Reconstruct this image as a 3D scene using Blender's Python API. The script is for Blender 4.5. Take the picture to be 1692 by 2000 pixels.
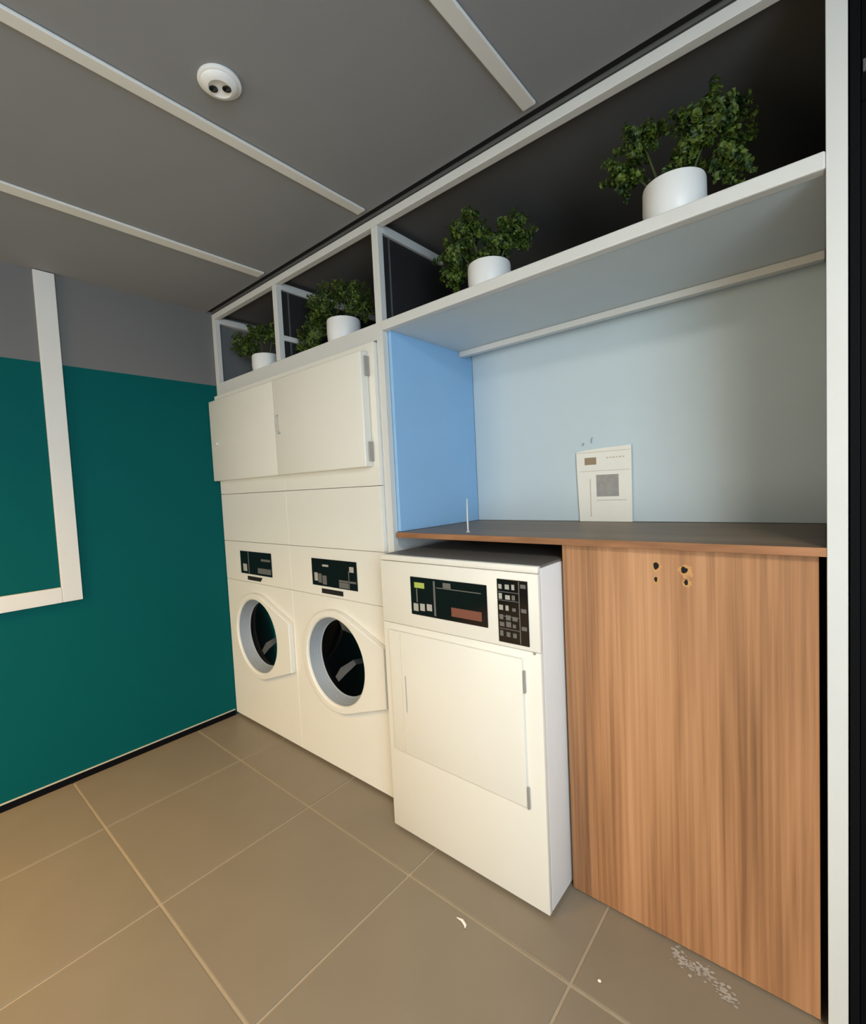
import bpy, bmesh, math, random
from mathutils import Vector, Matrix
random.seed(7)
for o in list(bpy.data.objects): bpy.data.objects.remove(o)
S = bpy.context.scene
COL = S.collection
PI = math.pi

# ------------------------------------------------------------------ camera
cd = bpy.data.cameras.new('camera'); cam = bpy.data.objects.new('camera', cd); COL.objects.link(cam)
cd.sensor_fit = 'VERTICAL'; cd.sensor_height = 24.0; cd.sensor_width = 24.0 * 1692 / 2000
cd.lens = 909.89 / 2000 * 24.0; cd.clip_start = 0.02
F = Vector((-0.64419217, 0.76299387, -0.05344895)); R = Vector((0.76485978, 0.64239112, -0.04819916)); U = Vector((0.00244053, 0.07193048, 0.99740666))
m = Matrix(((R.x, U.x, -F.x, 2.81134), (R.y, U.y, -F.y, -1.36055), (R.z, U.z, -F.z, 1.35), (0, 0, 0, 1)))
cam.matrix_world = m
S.camera = cam

# ------------------------------------------------------------------ world, light, exposure
w = bpy.data.worlds.new('world'); S.world = w; w.use_nodes = True
w.node_tree.nodes['Background'].inputs[0].default_value = (0.55, 0.65, 0.8, 1)
w.node_tree.nodes['Background'].inputs[1].default_value = 0.3
def area(name, loc, target, sx, sy, power, color, spread=180):
    l = bpy.data.lights.new(name, 'AREA'); l.shape = 'RECTANGLE'; l.size = sx; l.size_y = sy
    l.energy = power; l.color = color; l.spread = math.radians(spread)
    o = bpy.data.objects.new(name, l); COL.objects.link(o); o.location = loc
    o.rotation_euler = (Vector(target) - Vector(loc)).to_track_quat('-Z', 'Y').to_euler()
    return o
# daylight through the window of the right wall, and added warm fill from an unseen entrance behind the camera
area('daylight_window', (4.27, -2.40, 1.45), (0, -2.40, 1.45), 1.9, 1.5, 58, (0.66, 0.85, 1.0))
area('daylight_entrance', (1.1, -3.56, 1.15), (1.1, 0, 1.15), 1.5, 1.9, 24, (1.0, 0.90, 0.74))
S.view_settings.view_transform = 'Standard'; S.view_settings.look = 'None'
S.view_settings.gamma = 1.0; S.view_settings.use_curve_mapping = False
S.view_settings.exposure = 0.06

# ------------------------------------------------------------------ materials
def srgb(r, g, b):
    f = lambda c: (c / 255 / 12.92) if c / 255 <= 0.04045 else ((c / 255 + 0.055) / 1.055) ** 2.4
    return (f(r), f(g), f(b), 1)
def mat(name, col, rough=0.5, metal=0.0, var=0.04, scale=6.0, spec=0.5, bump=0.0, bscale=120.0, coat=0.0):
    """painted / plastic surface: base colour with a little cloudy variation and fine relief"""
    M = bpy.data.materials.new(name); M.use_nodes = True
    nt = M.node_tree; b = nt.nodes['Principled BSDF']
    b.inputs['Roughness'].default_value = rough; b.inputs['Metallic'].default_value = metal
    b.inputs['Specular IOR Level'].default_value = spec; b.inputs['Coat Weight'].default_value = coat
    tc = nt.nodes.new('ShaderNodeTexCoord')
    n = nt.nodes.new('ShaderNodeTexNoise'); n.inputs['Scale'].default_value = scale; n.inputs['Detail'].default_value = 3
    nt.links.new(tc.outputs['Object'], n.inputs['Vector'])
    mx = nt.nodes.new('ShaderNodeMix'); mx.data_type = 'RGBA'
    mx.inputs[6].default_value = tuple(c * (1 - var) for c in col[:3]) + (1,)
    mx.inputs[7].default_value = tuple(min(1, c * (1 + var)) for c in col[:3]) + (1,)
    nt.links.new(n.outputs['Fac'], mx.inputs[0]); nt.links.new(mx.outputs[2], b.inputs['Base Color'])
    if bump > 0:
        n2 = nt.nodes.new('ShaderNodeTexNoise'); n2.inputs['Scale'].default_value = bscale; n2.inputs['Detail'].default_value = 2
        nt.links.new(tc.outputs['Object'], n2.inputs['Vector'])
        bp = nt.nodes.new('ShaderNodeBump'); bp.inputs['Strength'].default_value = bump; bp.inputs['Distance'].default_value = 0.002
        nt.links.new(n2.outputs['Fac'], bp.inputs['Height']); nt.links.new(bp.outputs['Normal'], b.inputs['Normal'])
    return M
def wood(name, dark, mid, light, sc=(26, 26, 1.1), rough=0.5):
    M = bpy.data.materials.new(name); M.use_nodes = True; nt = M.node_tree; b = nt.nodes['Principled BSDF']
    b.inputs['Roughness'].default_value = rough
    tc = nt.nodes.new('ShaderNodeTexCoord')
    def noise(s, detail, dist=0.0):
        mp = nt.nodes.new('ShaderNodeMapping'); mp.inputs['Scale'].default_value = s
        n = nt.nodes.new('ShaderNodeTexNoise'); n.inputs['Scale'].default_value = 1; n.inputs['Detail'].default_value = detail
        n.inputs['Distortion'].default_value = dist
        nt.links.new(tc.outputs['Object'], mp.inputs['Vector']); nt.links.new(mp.outputs[0], n.inputs['Vector'])
        return n
    broad = noise((sc[0] * .32, sc[1] * .32, sc[2] * .55), 2, .3); fine = noise((sc[0] * 3.2, sc[1] * 3.2, sc[2] * 1.2), 5, .2)
    r1 = nt.nodes.new('ShaderNodeValToRGB'); e = r1.color_ramp.elements
    e[0].position = .32; e[0].color = dark; e[1].position = .68; e[1].color = light
    k = e.new(.5); k.color = mid
    add = nt.nodes.new('ShaderNodeMath'); add.operation = 'MULTIPLY_ADD'; add.inputs[1].default_value = .45
    sub = nt.nodes.new('ShaderNodeMath'); sub.operation = 'MULTIPLY'; sub.inputs[1].default_value = .55
    nt.links.new(broad.outputs['Fac'], sub.inputs[0]); nt.links.new(fine.outputs['Fac'], add.inputs[0]); nt.links.new(sub.outputs[0], add.inputs[2])
    nt.links.new(add.outputs[0], r1.inputs[0]); nt.links.new(r1.outputs[0], b.inputs['Base Color'])
    bp = nt.nodes.new('ShaderNodeBump'); bp.inputs['Strength'].default_value = .12; bp.inputs['Distance'].default_value = .001
    nt.links.new(fine.outputs['Fac'], bp.inputs['Height']); nt.links.new(bp.outputs['Normal'], b.inputs['Normal'])
    return M
def wall_paint(name, low, high, z):
    """two paint colours meeting at height z"""
    M = mat(name, low, .7, spec=.08, var=.03, bump=.08, bscale=180); nt = M.node_tree; b = nt.nodes['Principled BSDF']
    src = b.inputs['Base Color'].links[0].from_socket
    tc = nt.nodes.new('ShaderNodeTexCoord'); sp = nt.nodes.new('ShaderNodeSeparateXYZ'); nt.links.new(tc.outputs['Object'], sp.inputs[0])
    g = nt.nodes.new('ShaderNodeMath'); g.operation = 'GREATER_THAN'; g.inputs[1].default_value = z; nt.links.new(sp.outputs['Z'], g.inputs[0])
    mx = nt.nodes.new('ShaderNodeMix'); mx.data_type = 'RGBA'; mx.inputs[7].default_value = high
    nt.links.new(g.outputs[0], mx.inputs[0]); nt.links.new(src, mx.inputs[6]); nt.links.new(mx.outputs[2], b.inputs['Base Color'])
    return M
def emit(name, col, s):
    M = bpy.data.materials.new(name); M.use_nodes = True; b = M.node_tree.nodes['Principled BSDF']
    b.inputs['Base Color'].default_value = col; b.inputs['Emission Color'].default_value = col; b.inputs['Emission Strength'].default_value = s
    return M
def glass_pane(name, tint, reflect):
    M = bpy.data.materials.new(name); M.use_nodes = True; nt = M.node_tree
    nt.nodes.remove(nt.nodes['Principled BSDF'])
    t = nt.nodes.new('ShaderNodeBsdfTransparent'); t.inputs[0].default_value = tint
    g = nt.nodes.new('ShaderNodeBsdfGlossy'); g.inputs['Roughness'].default_value = .04
    mx = nt.nodes.new('ShaderNodeMixShader'); lw = nt.nodes.new('ShaderNodeLayerWeight'); lw.inputs[0].default_value = reflect
    nt.links.new(lw.outputs['Fresnel'], mx.inputs[0]); nt.links.new(t.outputs[0], mx.inputs[1]); nt.links.new(g.outputs[0], mx.inputs[2])
    nt.links.new(mx.outputs[0], nt.nodes['Material Output'].inputs[0])
    return M

MT = {}
MT['teal'] = wall_paint('wall_paint_teal_grey', (0.0008, 0.092, 0.092, 1), (0.17, 0.168, 0.165, 1), 2.022)
MT['ceiling'] = mat('ceiling_paint', (0.245, 0.247, 0.256, 1), .7, bump=.1, bscale=150)
MT['white_metal'] = mat('white_powder_coat', (0.68, 0.67, 0.635, 1), .42, bump=.05, bscale=300)
MT['batten'] = mat('batten_white', (0.72, 0.70, 0.66, 1), .5)
MT['enamel'] = mat('machine_enamel', (0.83, 0.795, 0.71, 1), .3, var=.015, spec=.45)
MT['enamel2'] = mat('machine_side_enamel', (0.80, 0.79, 0.77, 1), .35, var=.02)
MT['pale_blue'] = mat('recess_back_paint', (0.60, 0.69, 0.72, 1), .55, bump=.05)
MT['blue'] = mat('recess_side_paint', (0.29, 0.52, 0.80, 1), .55, bump=.05)
MT['shelf_board'] = mat('shelf_board_paint', (0.60, 0.67, 0.70, 1), .5)
MT['tile'] = mat('floor_tile', (0.238, 0.195, 0.140, 1), .42, var=.09, scale=5, bump=.06, bscale=60)
MT['grout'] = mat('grout', (0.39, 0.32, 0.23, 1), .85, var=.1, scale=30)
MT['black'] = mat('black_paint', (0.004, 0.004, 0.005, 1), .7, spec=.08)
MT['black_gap'] = mat('black_channel', (0.004, 0.004, 0.004, 1), .8)
MT['rubber'] = mat('grey_rubber', (0.30, 0.33, 0.36, 1), .45)
MT['drum'] = mat('drum_steel', (0.05, 0.05, 0.055, 1), .35, metal=.8)
MT['lifter'] = mat('lifter_plastic', (0.85, 0.85, 0.83, 1), .3)
MT['pot'] = mat('pot_ceramic', (0.80, 0.79, 0.77, 1), .38)
MT['soil'] = mat('soil', (0.02, 0.014, 0.01, 1), .95, var=.3, scale=60)
MT['stem'] = mat('stem', (0.05, 0.07, 0.015, 1), .6)
MT['wood'] = wood('cabinet_wood', srgb(116, 76, 46), srgb(172, 122, 82), srgb(200, 148, 106))
MT['counter'] = wood('counter_wood', srgb(106, 84, 62), srgb(124, 101, 77), srgb(138, 115, 90), sc=(1.2, 30, 30), rough=.45)
MT['counter_edge'] = wood('counter_edge_wood', srgb(120, 80, 50), srgb(160, 108, 70), srgb(180, 128, 88), sc=(2, 30, 30))
MT['hole'] = mat('hole_dark', (0.006, 0.004, 0.003, 1), .9)
MT['splinter'] = mat('worn_wood', srgb(196, 146, 90), .8, var=.3, scale=120)
MT['cream'] = mat('cream_trim', (0.62, 0.56, 0.44, 1), .5)
MT['dryer_top'] = mat('dryer_top_grey', (0.17, 0.16, 0.145, 1), .45)
MT['paper'] = mat('card_print', (0.93, 0.88, 0.77, 1), .6, var=.03, scale=20)
MT['print_brown'] = mat('print_brown', (0.36, 0.25, 0.15, 1), .6)
MT['print_grey'] = mat('print_grey', (0.36, 0.34, 0.31, 1), .6, var=.25, scale=40)
MT['print_faint'] = mat('print_faint', (0.66, 0.56, 0.44, 1), .6)
MT['lime'] = mat('lcd_lime', (0.42, 0.50, 0.10, 1), .4)  # yellow-green room reflection on the dryer display
MT['key'] = mat('key_pale', (0.42, 0.40, 0.35, 1), .5)  # pale tone of room reflections shaped as flat marks on the displays
MT['key_dim'] = mat('key_grey', (0.14, 0.135, 0.125, 1), .5)  # grey of the door plate and of the dimmer display reflections
MT['red_label'] = mat('label_rust', (0.20, 0.065, 0.04, 1), .5)  # rust-toned room reflection on the dryer display
MT['handle_line'] = mat('handle_shadow_plastic', (0.45, 0.46, 0.48, 1), .4)  # even blue-grey plastic of the handle parts
MT['hinge'] = mat('hinge_metal', (0.36, 0.34, 0.32, 1), .4, metal=.3)
MT['gloss_black'] = mat('gloss_black', (0.006, 0.006, 0.006, 1), .08, var=0)
MT['door_glass'] = glass_pane('washer_glass', (0.46, 0.46, 0.47, 1), .10)
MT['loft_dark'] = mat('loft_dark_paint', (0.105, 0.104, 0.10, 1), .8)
MT['partition'] = mat('dark_partition', (0.022, 0.021, 0.021, 1), .5)
MT['window_sky'] = emit('window_daylight', (0.62, 0.80, 1.0, 1), 1.2)
MT['window_warm'] = emit('entrance_daylight', (1.0, 0.88, 0.68, 1), .9)  # glow of the added fill pane behind the camera
MT['wall_grey'] = mat('wall_grey', (0.16, 0.15, 0.14, 1), .7)
MT['stain'] = mat('dried_spill', (0.42, 0.385, 0.33, 1), .7, var=.35, scale=30)
def leaf_mat():
    M = bpy.data.materials.new('leaf_green'); M.use_nodes = True; nt = M.node_tree; b = nt.nodes['Principled BSDF']
    b.inputs['Roughness'].default_value = .55; b.inputs['Subsurface Weight'].default_value = 0
    tc = nt.nodes.new('ShaderNodeTexCoord'); n = nt.nodes.new('ShaderNodeTexNoise'); n.inputs['Scale'].default_value = 35
    nt.links.new(tc.outputs['Object'], n.inputs['Vector'])
    r = nt.nodes.new('ShaderNodeValToRGB'); e = r.color_ramp.elements
    e[0].position = .35; e[0].color = (0.010, 0.034, 0.006, 1); e[1].position = .68; e[1].color = (0.105, 0.155, 0.012, 1)
    nt.links.new(n.outputs['Fac'], r.inputs[0]); nt.links.new(r.outputs[0], b.inputs['Base Color'])
    return M
MT['leaf'] = leaf_mat()

# ------------------------------------------------------------------ builders
def obj(name, bm, material, parent=None, loc=None, smooth=None):
    me = bpy.data.meshes.new(name); bm.normal_update(); bm.to_mesh(me); bm.free()
    o = bpy.data.objects.new(name, me); COL.objects.link(o)
    me.materials.append(MT[material] if isinstance(material, str) else material)
    if smooth is not None:
        for p in me.polygons: p.use_smooth = True
        try: me.set_sharp_from_angle(angle=math.radians(smooth))
        except Exception: pass
    if loc: o.location = loc
    if parent: o.parent = parent
    return o
def box(x0, x1, y0, y1, z0, z1, bev=0.0, seg=2, bm=None):
    b2 = bmesh.new()
    bmesh.ops.create_cube(b2, size=1)
    for v in b2.verts: v.co = Vector(((x0 + x1) / 2 + v.co.x * (x1 - x0), (y0 + y1) / 2 + v.co.y * (y1 - y0), (z0 + z1) / 2 + v.co.z * (z1 - z0)))
    if bev > 0: bmesh.ops.bevel(b2, geom=b2.edges[:] , offset=bev, segments=seg, affect='EDGES', profile=.5)
    if bm is None: return b2
    me = bpy.data.meshes.new('t'); b2.to_mesh(me); bm.from_mesh(me); bpy.data.meshes.remove(me); b2.free(); return bm
def lathe(prof, n=40, axis='z', cap0=False, cap1=False, centre=(0, 0, 0)):
    bm = bmesh.new(); rings = []
    for r, h in prof:
        ring = []
        for i in range(n):
            a = 2 * PI * i / n; c, s = r * math.cos(a), r * math.sin(a)
            p = (c, s, h) if axis == 'z' else (c, h, s)
            ring.append(bm.verts.new(Vector(p) + Vector(centre)))
        rings.append(ring)
    for a, b in zip(rings, rings[1:]):
        for i in range(n): bm.faces.new((a[i], a[(i + 1) % n], b[(i + 1) % n], b[i]))
    if cap0: bm.faces.new(rings[0])
    if cap1: bm.faces.new(rings[-1])
    bmesh.ops.recalc_face_normals(bm, faces=bm.faces)
    return bm
def loops(ls, closed_last=False, closed_first=False):
    """skin a list of equal-length closed loops"""
    bm = bmesh.new(); rs = [[bm.verts.new(p) for p in l] for l in ls]; n = len(rs[0])
    for a, b in zip(rs, rs[1:]):
        for i in range(n): bm.faces.new((a[i], a[(i + 1) % n], b[(i + 1) % n], b[i]))
    if closed_first: bm.faces.new(rs[0])
    if closed_last: bm.faces.new(rs[-1])
    bmesh.ops.recalc_face_normals(bm, faces=bm.faces)
    return bm
def tube(pts, r, n=8):
    bm = bmesh.new(); rings = []
    for i, p in enumerate(pts):
        p = Vector(p); d = (Vector(pts[min(i + 1, len(pts) - 1)]) - Vector(pts[max(i - 1, 0)])).normalized()
        a = d.orthogonal().normalized(); b = d.cross(a)
        rr = r[i] if isinstance(r, (list, tuple)) else r
        rings.append([bm.verts.new(p + rr * (a * math.cos(2 * PI * k / n) + b * math.sin(2 * PI * k / n))) for k in range(n)])
    for A, B in zip(rings, rings[1:]):
        for k in range(n): bm.faces.new((A[k], A[(k + 1) % n], B[(k + 1) % n], B[k]))
    bm.faces.new(rings[0]); bm.faces.new(rings[-1]); bmesh.ops.recalc_face_normals(bm, faces=bm.faces)
    return bm
def thing(name, label, cat, loc=(0, 0, 0), group=None):
    o = bpy.data.objects.new(name, None); COL.objects.link(o); o.location = loc; o.empty_display_size = .05
    o['label'] = label; o['category'] = cat
    if group: o['group'] = group
    return o
def tag(o, label, cat, group=None):
    o['label'] = label; o['category'] = cat
    if group: o['group'] = group
    return o
def struct(name, bm, material, **k):
    o = obj(name, bm, material, **k); o['kind'] = 'structure'; return o

# ================================================================== the room
ZC = 2.447
X1, Y0, YB = 4.3, -3.6, 0.86
fl = struct('floor', box(-.1, X1 + .1, Y0 - .1, YB + .1, -.06, -.004), 'grout')
# large square floor tiles with recessed joints
T = .5905; xs = [.512 + T * k for k in range(-1, 7)]; ys = [-.8515 + T * k for k in range(-5, 3)]
g = .0048; tile_cache = {}
for i in range(len(xs) - 1):
    for j in range(len(ys) - 1):
        x0, x1 = max(xs[i], 0.001), min(xs[i + 1], X1); y0, y1 = max(ys[j], Y0), min(ys[j + 1], YB)
        if x1 - x0 < .05 or y1 - y0 < .05: continue
        flat_rect = (round(x1 - x0, 4), round(y1 - y0, 4))
        if flat_rect not in tile_cache:
            bmq = box(-flat_rect[0] / 2 + g, flat_rect[0] / 2 - g, -flat_rect[1] / 2 + g, flat_rect[1] / 2 - g, -.012, 0, .0012, 1)
            t = obj('tile', bmq, 'tile', parent=fl); tile_cache[flat_rect] = t
        else:
            t = bpy.data.objects.new('tile', tile_cache[flat_rect].data); COL.objects.link(t); t.parent = fl
        t.location = ((x0 + x1) / 2, (y0 + y1) / 2, random.uniform(-.0006, 0))
struct('wall_left', box(-.12, 0, Y0 - .1, YB + .1, 0, ZC + .05), 'teal')
struct('wall_back', box(-.12, X1 + .1, YB, YB + .12, 0, ZC + .05), 'wall_grey')
struct('ceiling', box(-.12, X1 + .1, Y0 - .1, -.034, ZC, ZC + .08), 'ceiling')
struct('trim_1', box(0, X1, -.034, .0, ZC + .012, ZC + .08), 'black_gap')
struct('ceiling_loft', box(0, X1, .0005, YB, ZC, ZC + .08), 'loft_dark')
# entrance wall behind the camera with an opening set to suit the fill light, and right wall with a window
def wall_with_hole(name, axis, pos, th, a0, a1, z1, h0, h1, hz0, hz1, material):
    bm = bmesh.new()
    def seg(u0, u1, q0, q1):
        if u1 - u0 < 1e-4 or q1 - q0 < 1e-4: return
        if axis == 'y': box(u0, u1, pos, pos + th, q0, q1, bm=bm)
        else: box(pos, pos + th, u0, u1, q0, q1, bm=bm)
    seg(a0, h0, 0, z1); seg(h1, a1, 0, z1); seg(h0, h1, 0, hz0); seg(h0, h1, hz1, z1)
    return struct(name, bm, material)
wall_with_hole('wall_front', 'y', Y0 - .12, .12, -.1, X1 + .1, ZC + .05, .30, 1.90, .15, 2.15, 'wall_grey')
wall_with_hole('wall_right', 'x', X1, .12, Y0 - .1, YB + .1, ZC + .05, -3.40, -1.40, .65, 2.25, 'wall_grey')
wn = struct('window_1', box(.30, 1.90, Y0 - .115, Y0 - .105, .15, 2.15), 'window_warm')  # unseen glowing pane, set left with the fill for the washer fronts
for x in (.32, 1.1, 1.88): obj('window_frame', box(x - .02, x + .02, Y0 - .09, Y0 - .05, .15, 2.15), 'white_metal', parent=wn)
wn = struct('window_2', box(X1 + .105, X1 + .115, -3.40, -1.40, .65, 2.25), 'window_sky')
for y in (-3.38, -2.40, -1.42): obj('window_frame', box(X1 + .05, X1 + .09, y - .02, y + .02, .65, 2.25), 'white_metal', parent=wn)
# black skirting with a cream bead along the teal wall
struct('baseboard_left', box(.0005, .012, Y0, -.03, .0, .030, .001), 'black')
struct('trim_2', box(.0005, .008, Y0, -.03, .0305, .035), 'cream')
# tall black door leaf right of the shelving, recessed panel and a small grey plate
dr = struct('door_1', box(2.872, 3.72, .03, .07, .004, 2.44), 'black')
obj('door_stile', box(2.853, 2.869, -.004, .07, .004, 2.44, .001), 'black', parent=dr)
obj('plate', box(2.8735, 2.8835, .024, .0305, 2.172, 2.197, .001), 'key_dim', parent=dr)
obj('door_rail', box(2.872, 3.72, .026, .0302, 2.115, 2.125), 'black', parent=dr)
struct('wall_recess', box(3.725, X1, .0, .1, 0, ZC), 'wall_grey')

# ceiling battens running towards the shelving
for x, nm in ((.672, 'long white ceiling batten nearest the teal wall'), (1.420, 'long white ceiling batten beside the smoke detector'), (2.155, 'white ceiling batten nearest the black door, right of the detector')):
    wd = .042 if x > 1 else .058
    tag(obj('ceiling_batten', box(x - wd / 2, x + wd / 2, -3.4, -.06, ZC - .010, ZC - .0005, .003), 'batten'), nm, 'batten', 'white ceiling battens')
# smoke detector with two dark sensor eyes
sd = thing('smoke_detector', 'round white smoke detector with two black eyes on the grey ceiling', 'smoke detector', (1.590, -.702, ZC))
obj('base', lathe([(.0, -.0005), (.053, -.0005), (.054, -.007), (.050, -.010), (0, -.010)], 40), 'pot', parent=sd, smooth=40)
obj('cover', lathe([(.047, -.0105), (.045, -.014), (.036, -.019), (.029, -.021), (.027, -.019), (0, -.0195)], 40), 'pot', parent=sd, smooth=50)
for s in (-1, 1):
    bm = lathe([(.0105, -.0196), (.0112, -.021), (.0095, -.0222), (0, -.0224)], 16, centre=(s * .0120, s * .0120, 0))
    obj('sensor_eye', bm, 'gloss_black', parent=sd, smooth=60)
# white wall frame on the teal wall
wf = thing('wall_frame', 'flat white batten frame on the teal wall, reaching up to the ceiling', 'frame', (0, -.79, .884))
def wfp(n, y0, y1, z0, z1): obj(n, box(.0008, .02, y0 + .79, y1 + .79, z0 - .884, z1 - .884, .002), 'batten', parent=wf)
wfp('upright', -.828, -.749, .884, 2.443); wfp('bottom_rail', -2.2, -.8285, .884, .957); wfp('upright', -2.2, -2.121, .9575, 2.443)

# ================================================================== built-in white frame with shelf, recess and dark glass
fr = thing('shelving_frame', 'white built-in frame with open plant shelf and pale blue recess around the machines', 'shelving', (0, 0, 0))
PW, PD = .036, .030
for x, z0, z1 in ((.001, 1.962, 2.408), (.664, 2.0305, 2.408), (1.405, .0, 2.408), (2.814, .0, 2.441)):
    obj('post', box(x, x + PW, 0, PD, z0 + .0005, z1, .0015), 'white_metal', parent=fr)
obj('top_rail', box(.001, 2.8135, 0, PD, 2.409, 2.441, .0015), 'white_metal', parent=fr)
obj('lower_rail', box(.0375, 1.4045, 0, PD, 1.962, 2.030, .0015), 'white_metal', parent=fr)
obj('shelf_edge', box(1.441, 2.8135, -.004, PD, 1.992, 2.030, .004), 'white_metal', parent=fr)
obj('shelf_board', box(1.441, 2.8135, PD + .0005, .60, 1.995, 2.022), 'shelf_board', parent=fr)
obj('shelf_board', box(.001, 1.4405, PD + .0005, .60, 1.995, 2.022), 'white_metal', parent=fr)
obj('side_panel', box(1.441, 1.458, PD + .0005, .60, 1.172, 1.9945), 'blue', parent=fr)
obj('back_panel', box(1.4585, 2.849, .602, .612, 1.172, 1.9945), 'pale_blue', parent=fr)
obj('side_panel', box(2.8145, 2.849, PD + .0005, .60, 0, 2.44), 'black', parent=fr)
# front-to-back tubes behind the posts, dark partitions below them
for x, y1 in ((.001, .80), (.664, .78), (1.405, .425)):
    obj('depth_rail', box(x, x + PW, PD + .0005, y1, 2.388, 2.424, .003), 'white_metal', parent=fr)
for x in (.676, 1.417):
    pt = obj('partition', box(x, x + .010, PD + .0005, .80, 2.0225, 2.3875), 'partition', parent=fr)
    obj('partition_edge', box(x + .0102, x + .0125, .072, .080, 2.0225, 2.3875), 'loft_dark', parent=pt)
obj('depth_rail', box(.687, .700, PD + .0005, .30, 2.134, 2.160, .002), 'white_metal', parent=fr)
# slim rail under the shelf
lr = thing('light_rail', 'slim pale rail running under the plant shelf above the recess', 'rail', (1.459, .5, 1.99))
obj('profile', box(0, 1.3545, -.010, .010, -.021, .0045, .003), 'white_metal', parent=lr)
obj('lip', box(0, 1.3545, .0125, .034, -.018, -.006, .002), 'shelf_board', parent=lr)

# ================================================================== counter and wooden cabinet
ct = thing('countertop', 'dark wood-look countertop spanning the recess above the white dryer', 'countertop', (1.459, 0, 1.15))
obj('slab', box(0, 1.3545, .004, .600, 0, .0205, .0008), 'counter', parent=ct)
obj('edge_band', box(0, 1.3545, .0005, .0038, 0, .0205, .0005), 'counter_edge', parent=ct)
cb = thing('wooden_cabinet', 'tall orange-brown wood veneer cabinet beside the white dryer', 'cabinet', (2.166, 0, 0))
fp = obj('front_panel', box(.004, .634, .026, .044, .006, 1.149, .0008), 'wood', parent=cb)
obj('side_panel', box(.004, .022, .0445, .58, .006, 1.149), 'wood', parent=cb)
obj('side_panel', box(.616, .634, .0445, .58, .006, 1.149), 'wood', parent=cb)
obj('back_panel', box(.0225, .6155, .56, .58, .006, 1.149), 'wood', parent=cb)
def blob(r, n=14, jit=.25, ex=1.0, seed=1, y0=0, y1=0.001):
    rnd = random.Random(seed); bm = bmesh.new(); A = []; B = []; C = []
    for i in range(n):
        a = 2 * PI * i / n; rr = r * (1 + rnd.uniform(-jit, jit))
        A.append(bm.verts.new((rr * math.cos(a), y1, ex * rr * math.sin(a)))); B.append(bm.verts.new((.85 * rr * math.cos(a), y0, .85 * ex * rr * math.sin(a))))
    for i in range(n): bm.faces.new((A[i], A[(i + 1) % n], B[(i + 1) % n], B[i]))
    bm.faces.new(B); bmesh.ops.recalc_face_normals(bm, faces=bm.faces); return bm
for k, (x, z, r, ex) in enumerate(((2.448, 1.100, .0075, 1.5), (2.447, 1.061, .0045, 1.8), (2.519, 1.093, .0085, 1.2), (2.523, 1.060, .0055, 1.5))):
    h = obj('bolt_hole', blob(r, 14, .2, ex, k, -.0006, .0006), 'hole', parent=fp, loc=(x - 2.166, .0258, z))
    obj('worn_edge', blob(r * 2.1, 18, .35, 1.1, k + 9, -.0003, .0003), 'splinter', parent=h, loc=(.002, 0.0003, -.003))

# ================================================================== stacked washer-dryers
def hull_radius(poly, a):
    """distance from the origin to a convex polygon along angle a"""
    d = Vector((math.cos(a), math.sin(a))); best = None
    for p, q in zip(poly, poly[1:] + poly[:1]):
        e = (q[0] - p[0], q[1] - p[1]); den = d.x * e[1] - d.y * e[0]
        if abs(den) < 1e-9: continue
        t = (p[0] * e[1] - p[1] * e[0]) / den; s = (p[0] * d.y - p[1] * d.x) / den
        if t > 0 and -1e-6 <= s <= 1 + 1e-6 and (best is None or t < best): best = t
    return best
def convex(pts):
    pts = sorted(set(pts))
    def half(ps):
        h = []
        for p in ps:
            while len(h) > 1 and (h[-1][0] - h[-2][0]) * (p[1] - h[-2][1]) - (h[-1][1] - h[-2][1]) * (p[0] - h[-2][0]) <= 0: h.pop()
            h.append(p)
        return h
    a = half(pts); b = half(pts[::-1]); return a[:-1] + b[:-1]
UW = .699                      # unit width
YF = -.020                     # front face
CX, CZW = .350, .556           # porthole centre
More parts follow.
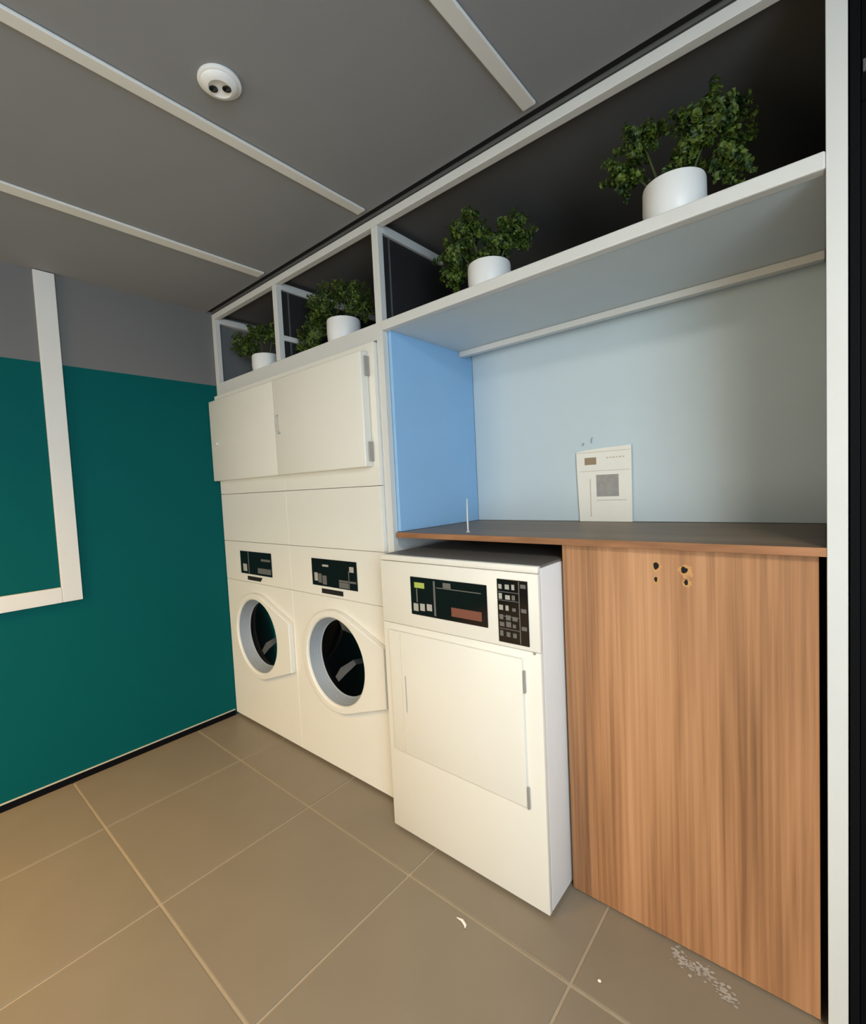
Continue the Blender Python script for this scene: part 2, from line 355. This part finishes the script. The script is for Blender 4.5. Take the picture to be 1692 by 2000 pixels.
def build_unit(name, label):
    u = thing(name, label, 'washer dryer', (.003, 0, 0), 'stacked laundry machines')
    bm = bmesh.new()   # carcass, open at the front
    for a in ((0, .004, YF + .019, .60, .02, 1.955), (UW - .004, UW, YF + .019, .60, .02, 1.955), (0, UW, .596, .60, .02, 1.955), (0, UW, YF + .019, .60, 1.951, 1.955), (0, UW, YF + .019, .60, .02, .024)):
        box(*a, bm=bm)
    obj('body', bm, 'enamel2', parent=u)
    obj('toe_kick', box(.01, UW - .01, .01, .03, .0005, .0195), 'black', parent=u)
    # washer front with the round opening
    x0, x1, z0, z1 = .0002, UW - .0002, .014, .8532
    rect = [(x0 - CX, z0 - CZW), (x1 - CX, z0 - CZW), (x1 - CX, z1 - CZW), (x0 - CX, z1 - CZW)]
    ang = sorted([2 * PI * i / 72 for i in range(72)] + [math.atan2(q, p) % (2 * PI) for p, q in rect])
    def lp(f, y): return [(CX + f(a) * math.cos(a), y, CZW + f(a) * math.sin(a)) for a in ang]
    ro = lambda a: hull_radius(rect, a)
    obj('washer_front', loops([lp(ro, YF + .018), lp(ro, YF + .002), lp(lambda a: ro(a) - .002, YF), lp(lambda a: .214, YF), lp(lambda a: .214, YF + .018)]), 'enamel', parent=u)
    # porthole door: round with a straight tab towards the hinge side
    circ = [(.243 * math.cos(2 * PI * i / 60), .243 * math.sin(2 * PI * i / 60)) for i in range(60)]
    hull = convex(circ + [(.338, .125), (.338, -.135)])
    an2 = sorted([2 * PI * i / 96 for i in range(96)] + [math.atan2(.125, .338), math.atan2(-.135, .338) % (2 * PI)])
    def l2(f, y): return [(CX + f(a) * math.cos(a), y, CZW + f(a) * math.sin(a)) for a in an2]
    rh = lambda a: hull_radius(hull, a)
    D = -.048
    pd = obj('porthole_door', loops([l2(rh, YF - .0015), l2(rh, D + .004), l2(lambda a: rh(a) - .004, D), l2(lambda a: .216, D), l2(lambda a: .209, D + .005), l2(lambda a: .207, D + .012)]), 'enamel', parent=u, smooth=35)
    prof = [(.2065, D + .012)]
    for i in range(7):
        r = .2065 - .0026 * (i + 1); y = D + .012 + .0075 * (i + 1); prof += [(r + .0022, y - .0012), (r, y)]
    obj('rim', lathe(prof + [(.184, prof[-1][1] + .004)], 64, 'y', centre=(CX, 0, CZW)), 'rubber', parent=pd, smooth=30)
    gy = prof[-1][1] + .004
    obj('glass', lathe([(.186, gy), (.17, gy + .004), (.13, gy + .012), (.07, gy + .019), (.02, gy + .021), (0, gy + .021)], 48, 'y', centre=(CX, 0, CZW)), 'door_glass', parent=pd, smooth=60)
    dm = obj('drum', lathe([(.187, gy + .004), (.205, gy + .02), (.205, gy + .33), (0, gy + .34)], 48, 'y', centre=(CX, 0, CZW)), 'drum', parent=u, smooth=40)
    for k, a in enumerate((PI * .62, PI * 1.28, PI * 1.93)):
        ca, sa = math.cos(a), math.sin(a); P = []
        for (ra, ya, wd) in ((.190, gy + .035, .016), (.13, gy + .045, .022), (.085, gy + .10, .014), (.13, gy + .24, .018), (.190, gy + .30, .012)):
            for s in (-1, 1): P.append((CX + ra * ca - s * wd * sa, ya, CZW + ra * sa + s * wd * ca))
        bm = bmesh.new(); vs = [bm.verts.new(p) for p in P]
        for i in range(0, 8, 2): bm.faces.new((vs[i], vs[i + 1], vs[i + 3], vs[i + 2]))
        bmesh.ops.solidify(bm, geom=bm.faces[:], thickness=.006)
        obj('lifter', bm, 'lifter', parent=dm)
    # control panel and the plain panel above it
    cp = obj('control_panel', box(.0002, UW - .0002, YF, YF + .018, .8550, 1.0865, .0015), 'enamel', parent=u)
    dp = obj('display', box(.186, .520, YF - .003, YF - .0005, .903, 1.034, .001), 'gloss_black', parent=cp)
    def mark(n, a, b, c, d, mt): obj(n, box(a, b, YF - .0036, YF - .0031, c, d), mt, parent=dp)
    obj('upper_panel', box(.0002, UW - .0002, YF, YF + .018, 1.0885, 1.3655, .0015), 'enamel', parent=u)
    obj('dryer_front', box(.0002, UW - .0002, YF, YF + .018, 1.3675, 1.9545, .0015), 'enamel', parent=u)
    return u, cp, dp
def copy_tree(o, parent=None):
    c = o.copy(); COL.objects.link(c); c.parent = parent
    for ch in list(o.children): copy_tree(ch, c)
    return c
uA, cpA, dpA = build_unit('stacked_washer_dryer', 'cream white stacked washer and dryer standing against the teal wall')
uB = copy_tree(uA); uB.location = (.7032, 0, 0)
uB['label'] = 'cream white stacked washer and dryer between its twin and the wooden-cabinet bay'
uB['label'] = 'cream white stacked washer and dryer next to the freestanding white dryer'
def child(u, n): return [c for c in u.children if c.name.split('.')[0] == n][0]
cpB = child(uB, 'control_panel'); dpB = child(cpB, 'display')
def marks(dp, lst):  # flat marks stand for room reflections in the black display glass
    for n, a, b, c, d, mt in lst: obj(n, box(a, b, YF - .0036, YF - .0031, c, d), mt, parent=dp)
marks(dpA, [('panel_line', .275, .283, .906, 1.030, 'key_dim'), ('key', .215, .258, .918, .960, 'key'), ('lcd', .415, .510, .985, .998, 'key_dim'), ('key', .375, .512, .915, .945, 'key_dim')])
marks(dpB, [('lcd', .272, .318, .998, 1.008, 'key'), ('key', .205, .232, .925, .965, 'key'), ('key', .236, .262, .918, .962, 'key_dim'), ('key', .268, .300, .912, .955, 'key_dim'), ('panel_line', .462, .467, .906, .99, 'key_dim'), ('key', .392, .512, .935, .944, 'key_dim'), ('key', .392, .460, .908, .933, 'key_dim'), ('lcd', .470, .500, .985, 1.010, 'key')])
def coin_slot(cp, rounded):
    bm = box(.255, .415, YF - .0022, YF - .0004, .868, .891, .0009 if not rounded else .0009)
    if rounded:
        for v in bm.verts:
            if v.co.x > .40 and v.co.z < .88: v.co.x -= .02
    obj('coin_slot', bm, 'hole', parent=cp)
coin_slot(cpA, True); coin_slot(cpB, False)
# upper dryer doors: proud leaves with rounded edges
def upper_door(u, x0, x1, y0, hinge):
    d = obj('dryer_door', box(x0, x1, y0, YF - .002, 1.447, 1.918, .005, 3), 'enamel', parent=u, smooth=40)
    return d
dA = upper_door(uA, .0002, .6975, -.058, False)
obj('door_pull', lathe([(.0, -.0675), (.007, -.067), (.011, -.062), (.012, -.0582)], 24, 'y', centre=(.075, 0, 1.665)), 'white_metal', parent=dA, smooth=50)  # small raised white oval on the door leaf
dB = upper_door(uB, .0002, .664, -.062, True)
hd = obj('handle', tube([(.040, -.0625, 1.742), (.036, -.073, 1.738), (.036, -.075, 1.70), (.036, -.073, 1.664), (.040, -.0625, 1.660)], .0028, 8), 'handle_line', parent=dB, smooth=60)
obj('handle_foot', box(.028, .052, -.0645, -.0622, 1.648, 1.657, .0008), 'handle_line', parent=dB)
obj('hinge', box(.6655, .672, -.045, YF - .001, 1.82, 1.90, .001), 'hinge', parent=uB)
obj('hinge', box(.6655, .672, -.045, YF - .001, 1.47, 1.55, .001), 'hinge', parent=uB)

# ================================================================== freestanding dryer
DX0, DX1, DY, DH = 1.486, 2.160, -.124, 1.100
DW = DX1 - DX0
dry = thing('front_dryer', 'white freestanding front-load dryer with square door beside the wooden cabinet', 'dryer', (DX0, DY, 0))
obj('body', box(0, DW, .0205, .66, .012, 1.092, .004), 'enamel2', parent=dry, smooth=40)
obj('top_panel', box(.002, DW - .002, .012, .66, 1.0925, 1.0995, .002), 'dryer_top', parent=dry)
for x in (.03, DW - .07):
    for y in (.05, .58): obj('foot', lathe([(0, .0005), (.018, .0005), (.018, .0115), (0, .0115)], 16, centre=(x + .02, y, 0)), 'black', parent=dry)
obj('top_trim', box(0, DW, 0, .020, 1.078, 1.100, .004, 3), 'enamel', parent=dry, smooth=40)
cpd = obj('control_panel', box(0, DW, 0, .020, .838, 1.0765, .003), 'enamel', parent=dry, smooth=40)
obj('lower_front', box(0, DW, .001, .020, .012, .8365, .003), 'enamel', parent=dry, smooth=40)
ddr = obj('dryer_door', box(.036, .614, -.010, .0005, .340, .812, .003), 'enamel', parent=dry, smooth=40)
obj('door_seam', box(.0965, .0985, -.0104, -.0099, .345, .807), 'print_faint', parent=ddr)
obj('handle_recess', box(.112, .118, -.0108, -.0099, .505, .645, .0002), 'handle_line', parent=ddr)
for z in (.745, .375): obj('hinge', box(.6145, .621, -.008, .0008, z - .04, z + .03, .001), 'hinge', parent=dry)
obj('lock', lathe([(0, -.003), (.004, -.0025), (.0045, -.0002)], 14, 'y', centre=(.655, 0, .835)), 'hinge', parent=dry)
dd = obj('display', box(.158, .492, -.003, -.0005, .888, 1.027, .002), 'gloss_black', parent=cpd)
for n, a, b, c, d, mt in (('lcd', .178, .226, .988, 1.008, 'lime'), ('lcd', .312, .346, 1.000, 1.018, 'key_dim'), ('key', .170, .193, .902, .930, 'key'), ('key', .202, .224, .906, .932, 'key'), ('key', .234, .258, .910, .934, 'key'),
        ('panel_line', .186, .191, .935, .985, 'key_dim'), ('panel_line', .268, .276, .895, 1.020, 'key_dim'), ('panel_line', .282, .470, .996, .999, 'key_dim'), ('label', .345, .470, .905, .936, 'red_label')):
    obj(n, box(a, b, -.0037, -.0031, c, d), mt, parent=dd)  # room reflections in the dryer display as flat marks, rust bar included
kp = obj('keypad', box(.532, .640, -.003, -.0005, .852, 1.053, .0015), 'gloss_black', parent=cpd)  # black card panel; its grid and patches stand for reflected room shapes
rnd = random.Random(3)
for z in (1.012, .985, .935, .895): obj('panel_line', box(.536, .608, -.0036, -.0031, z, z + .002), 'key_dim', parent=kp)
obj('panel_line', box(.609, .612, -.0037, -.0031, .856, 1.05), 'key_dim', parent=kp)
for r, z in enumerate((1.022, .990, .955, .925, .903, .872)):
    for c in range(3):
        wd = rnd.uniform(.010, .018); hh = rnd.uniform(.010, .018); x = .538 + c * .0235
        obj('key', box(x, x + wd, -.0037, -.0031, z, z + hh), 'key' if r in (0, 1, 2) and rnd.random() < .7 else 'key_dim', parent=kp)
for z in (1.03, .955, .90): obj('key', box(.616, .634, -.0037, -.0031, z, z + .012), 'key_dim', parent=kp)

# ================================================================== things in the recess
rod = thing('upright_rod', 'thin white rod standing upright on the dark countertop', 'rod', (1.762, .085, 1.171))
obj('shaft', tube([(0, 0, .004), (0, 0, .05), (.001, 0, .10), (.002, 0, .128)], [.0032, .0032, .0026, .0018], 10), 'white_metal', parent=rod, smooth=60)
obj('foot', lathe([(0, 0), (.008, 0), (.008, .002), (.0035, .0045), (0, .0045)], 18), 'white_metal', parent=rod, smooth=40)
# printed card showing a washing machine, leaning on the back panel
pc = thing('printed_card', 'cream card printed with a small washing machine, leaning in the blue recess', 'card', (1.990, .588, 1.1715))
bm = bmesh.new(); vs = []
out = [(.008, 0), (.226, 0), (.228, .311), (.10, .307), (.03, .302), (0, .296), (.001, .20)]
A = [bm.verts.new((x, 0.0, z)) for x, z in out]; B = [bm.verts.new((x, .003, z)) for x, z in out]
bm.faces.new(A); bm.faces.new(B[::-1])
for i in range(len(A)): bm.faces.new((A[i], B[i], B[(i + 1) % len(A)], A[(i + 1) % len(A)]))
bmesh.ops.recalc_face_normals(bm, faces=bm.faces)
card = obj('card_sheet', bm, 'paper', parent=pc)
def pr(n, a, b, c, d, mt, q=-.0006): obj(n, box(a, b, q, -.0001, c, d), mt, parent=card)
pr('printed_display', .036, .086, .240, .270, 'print_brown'); pr('printed_window', .084, .176, .105, .196, 'print_grey')
for i in range(6): pr('printed_button', .128 + i * .013, .136 + i * .013, .262 + (i % 2) * .001, .268, 'print_faint')
pr('printed_line', .056, .060, .02, .18, 'print_faint'); pr('printed_line', .084, .205, .088, .091, 'print_faint'); pr('printed_line', .015, .220, .212, .214, 'print_faint'); pr('printed_line', .004, .226, .291, .293, 'print_faint')
for x, z, hgt, lb in ((2.020, 1.495, .010, 'small dark hook on the recess wall above the card, left one'), (2.058, 1.503, .022, 'longer thin dark hook on the recess wall above the card')):
    hk = obj('wall_hook', tube([(x, .6015, z + hgt), (x, .592, z + hgt - .001), (x, .590, z + hgt * .5), (x, .592, z)], .0016, 8), 'hinge', smooth=60)
    tag(hk, lb, 'hook')

# ================================================================== potted plants on the shelf
def leaves(lobes, seed, size):
    rnd = random.Random(seed); bm = bmesh.new()
    def ball():
        while True:
            d = Vector((rnd.uniform(-1, 1), rnd.uniform(-1, 1), rnd.uniform(-1, 1)))
            if .05 < d.length <= 1: return d
    for (cx, cy, cz, rx, ry, rz, n) in lobes:
        sprigs = []
        for _ in range(26):
            d = ball().normalized(); k = rnd.uniform(.75, 1.28); sprigs.append((d, Vector((d.x * rx * k, d.y * ry * k, d.z * rz * k + .12 * rz))))
        for _ in range(int(n * 2.0)):
            d, tip = rnd.choice(sprigs); q = rnd.uniform(.15, 1) ** .8; jit = .24 * (1.15 - q)
            e = ball(); p = Vector((cx, cy, cz)) + tip * q + Vector((e.x * rx, e.y * ry, e.z * rz)) * (jit + .12)
            if p.y < -.065: continue
            nrm = (d + Vector((rnd.uniform(-.7, .7), rnd.uniform(-.7, .7), rnd.uniform(-.4, .9)))).normalized()
            t = nrm.orthogonal().normalized(); t = Matrix.Rotation(rnd.uniform(0, 2 * PI), 3, nrm) @ t; b = nrm.cross(t)
            L = size * rnd.uniform(.6, 1.25); W = L * rnd.uniform(.55, .8)
            v = [bm.verts.new(p - t * L * .5), bm.verts.new(p + b * W * .5 + nrm * L * .10), bm.verts.new(p + t * L * .5 - nrm * L * .12), bm.verts.new(p - b * W * .5 + nrm * L * .10), bm.verts.new(p)]
            for i in range(4): bm.faces.new((v[i], v[(i + 1) % 4], v[4]))
    return bm
def plant(x, y, label, r, h, lobes, seed, size=.016):
    t = thing('potted_plant', label, 'plant', (x, y, 2.0225), 'potted plants on the shelf')
    po = obj('pot', lathe([(0, .0005), (r * .90, .0005), (r * .95, .006), (r, h * .5), (r * .99, h - .006), (r * .97, h), (r * .91, h), (r * .90, h - .02), (0, h - .021)], 48), 'pot', parent=t, smooth=45)
    obj('soil', lathe([(0, h - .012), (r * .89, h - .014), (r * .89, h - .0195), (0, h - .0195)], 24), 'soil', parent=po)
    fo = obj('foliage', leaves(lobes, seed, size), 'leaf', parent=t); fo['kind'] = 'stuff'
    for (cx, cy, cz, rx, ry, rz, n) in lobes:
        k = (cx * .3, cy * .3, h - .016)
        obj('stem', tube([k, ((k[0] + cx) / 2, (k[1] + cy) / 2, (k[2] + cz) / 2 + .01), (cx, cy, cz + rz * .4)], [.0035, .003, .0015], 6), 'stem', parent=t)
    return t
plant(2.496, .100, 'white pot with two tall dark green bunches, nearest the black door', .079, .118,
      [(-.125, -.005, .205, .062, .055, .062, 620), (-.085, .0, .275, .062, .055, .055, 520), (.045, .0, .225, .058, .05, .085, 760), (.100, .02, .255, .068, .06, .065, 660), (.125, .05, .165, .065, .06, .085, 520), (.0, .0, .14, .06, .05, .03, 200)], 1)
plant(1.895, .100, 'white pot with bright green bushy leaves at the middle of the recess shelf', .077, .104,
      [(-.135, -.015, .190, .075, .06, .070, 760), (-.075, -.01, .255, .070, .06, .060, 640), (-.150, -.01, .11, .05, .05, .05, 360), (.0, -.035, .115, .05, .05, .03, 260), (.01, .03, .19, .06, .05, .07, 420), (.075, .05, .21, .075, .06, .065, 600)], 2)
plant(1.086, .100, 'white pot with spreading dark foliage behind the narrow middle opening', .079, .122,
      [(-.26, .03, .15, .10, .07, .095, 900), (-.14, .0, .24, .11, .07, .085, 860), (.03, .02, .23, .11, .07, .075, 760), (-.29, .02, .07, .08, .06, .055, 420), (.10, .04, .16, .08, .05, .06, 400)], 3, .014)
plant(.408, .100, 'small white pot with low dark foliage nearest the teal wall', .079, .105,
      [(-.23, .0, .235, .110, .065, .050, 760), (-.07, .0, .255, .110, .065, .045, 700), (-.20, .0, .18, .07, .055, .045, 400), (.06, .02, .22, .1, .06, .06, 500)], 4, .014)

# ================================================================== marks on the floor
st = bmesh.new(); rnd = random.Random(12)
for k in range(170):
    t = rnd.random(); x = 2.480 + .150 * t + rnd.gauss(0, .010); y = .012 - .056 * t + rnd.gauss(0, .009) - .02 * math.sin(t * 7) * (t < .6)
    r = rnd.uniform(.0012, .0055); n = 8; a0 = rnd.uniform(0, 6)
    vs = [st.verts.new((x + r * rnd.uniform(.6, 1.6) * math.cos(a0 + 2 * PI * i / n), y + r * rnd.uniform(.5, 1) * math.sin(a0 + 2 * PI * i / n), .0006 + k * 4e-6)) for i in range(n)]
    st.faces.new(vs)
o = tag(obj('floor_stain', st, 'stain'), 'pale dried splashes on the floor tile at the foot of the wooden cabinet', 'stain'); o['kind'] = 'stuff'
bm = tube([(1.925, -.290, .002), (1.945, -.288, .003), (1.962, -.296, .004), (1.972, -.310, .002)], [.0015, .0045, .0045, .001], 8)
for v in bm.verts: v.co.z = max(.0004, v.co.z * .6)
tag(obj('paper_scrap', bm, 'paper', smooth=60), 'curved pale scrap lying on the tile in front of the dryer', 'scrap')
bm = bmesh.new(); bmesh.ops.create_icosphere(bm, subdivisions=2, radius=.0045)
for v in bm.verts: v.co = Vector((2.343 + v.co.x * 1.1, -.206 + v.co.y, .0022 + v.co.z * .4))
tag(obj('crumb', bm, 'paper', smooth=60), 'tiny white crumb on the floor tile in front of the wooden cabinet', 'crumb')

# ================================================================== ceiling lamps out of frame, behind the camera
def ceiling_lamp(x, y, w, h, power, col, strength, label, spread=180):
    t = thing('ceiling_lamp', label, 'lamp', (x, y, ZC), 'ceiling lamps')
    obj('housing', box(-w / 2 - .02, w / 2 + .02, -h / 2 - .02, h / 2 + .02, -.030, -.0005, .003), 'white_metal', parent=t)
    obj('diffuser', box(-w / 2, w / 2, -h / 2, h / 2, -.034, -.0305), emit('lamp_diffuser', col + (1,), strength), parent=t)
    area('lamp_light', (x, y, ZC - .045), (x, y + .0001, 0), w, h, power, col, spread)
ceiling_lamp(.75, -2.35, .6, .6, 40, (1.0, .60, .18), 3, 'square warm ceiling lamp over the teal wall side, behind the viewer', 125)
ceiling_lamp(3.70, -1.95, .6, .6, 54, (1.0, .96, .88), 3, 'square neutral ceiling lamp near the window, behind the viewer')
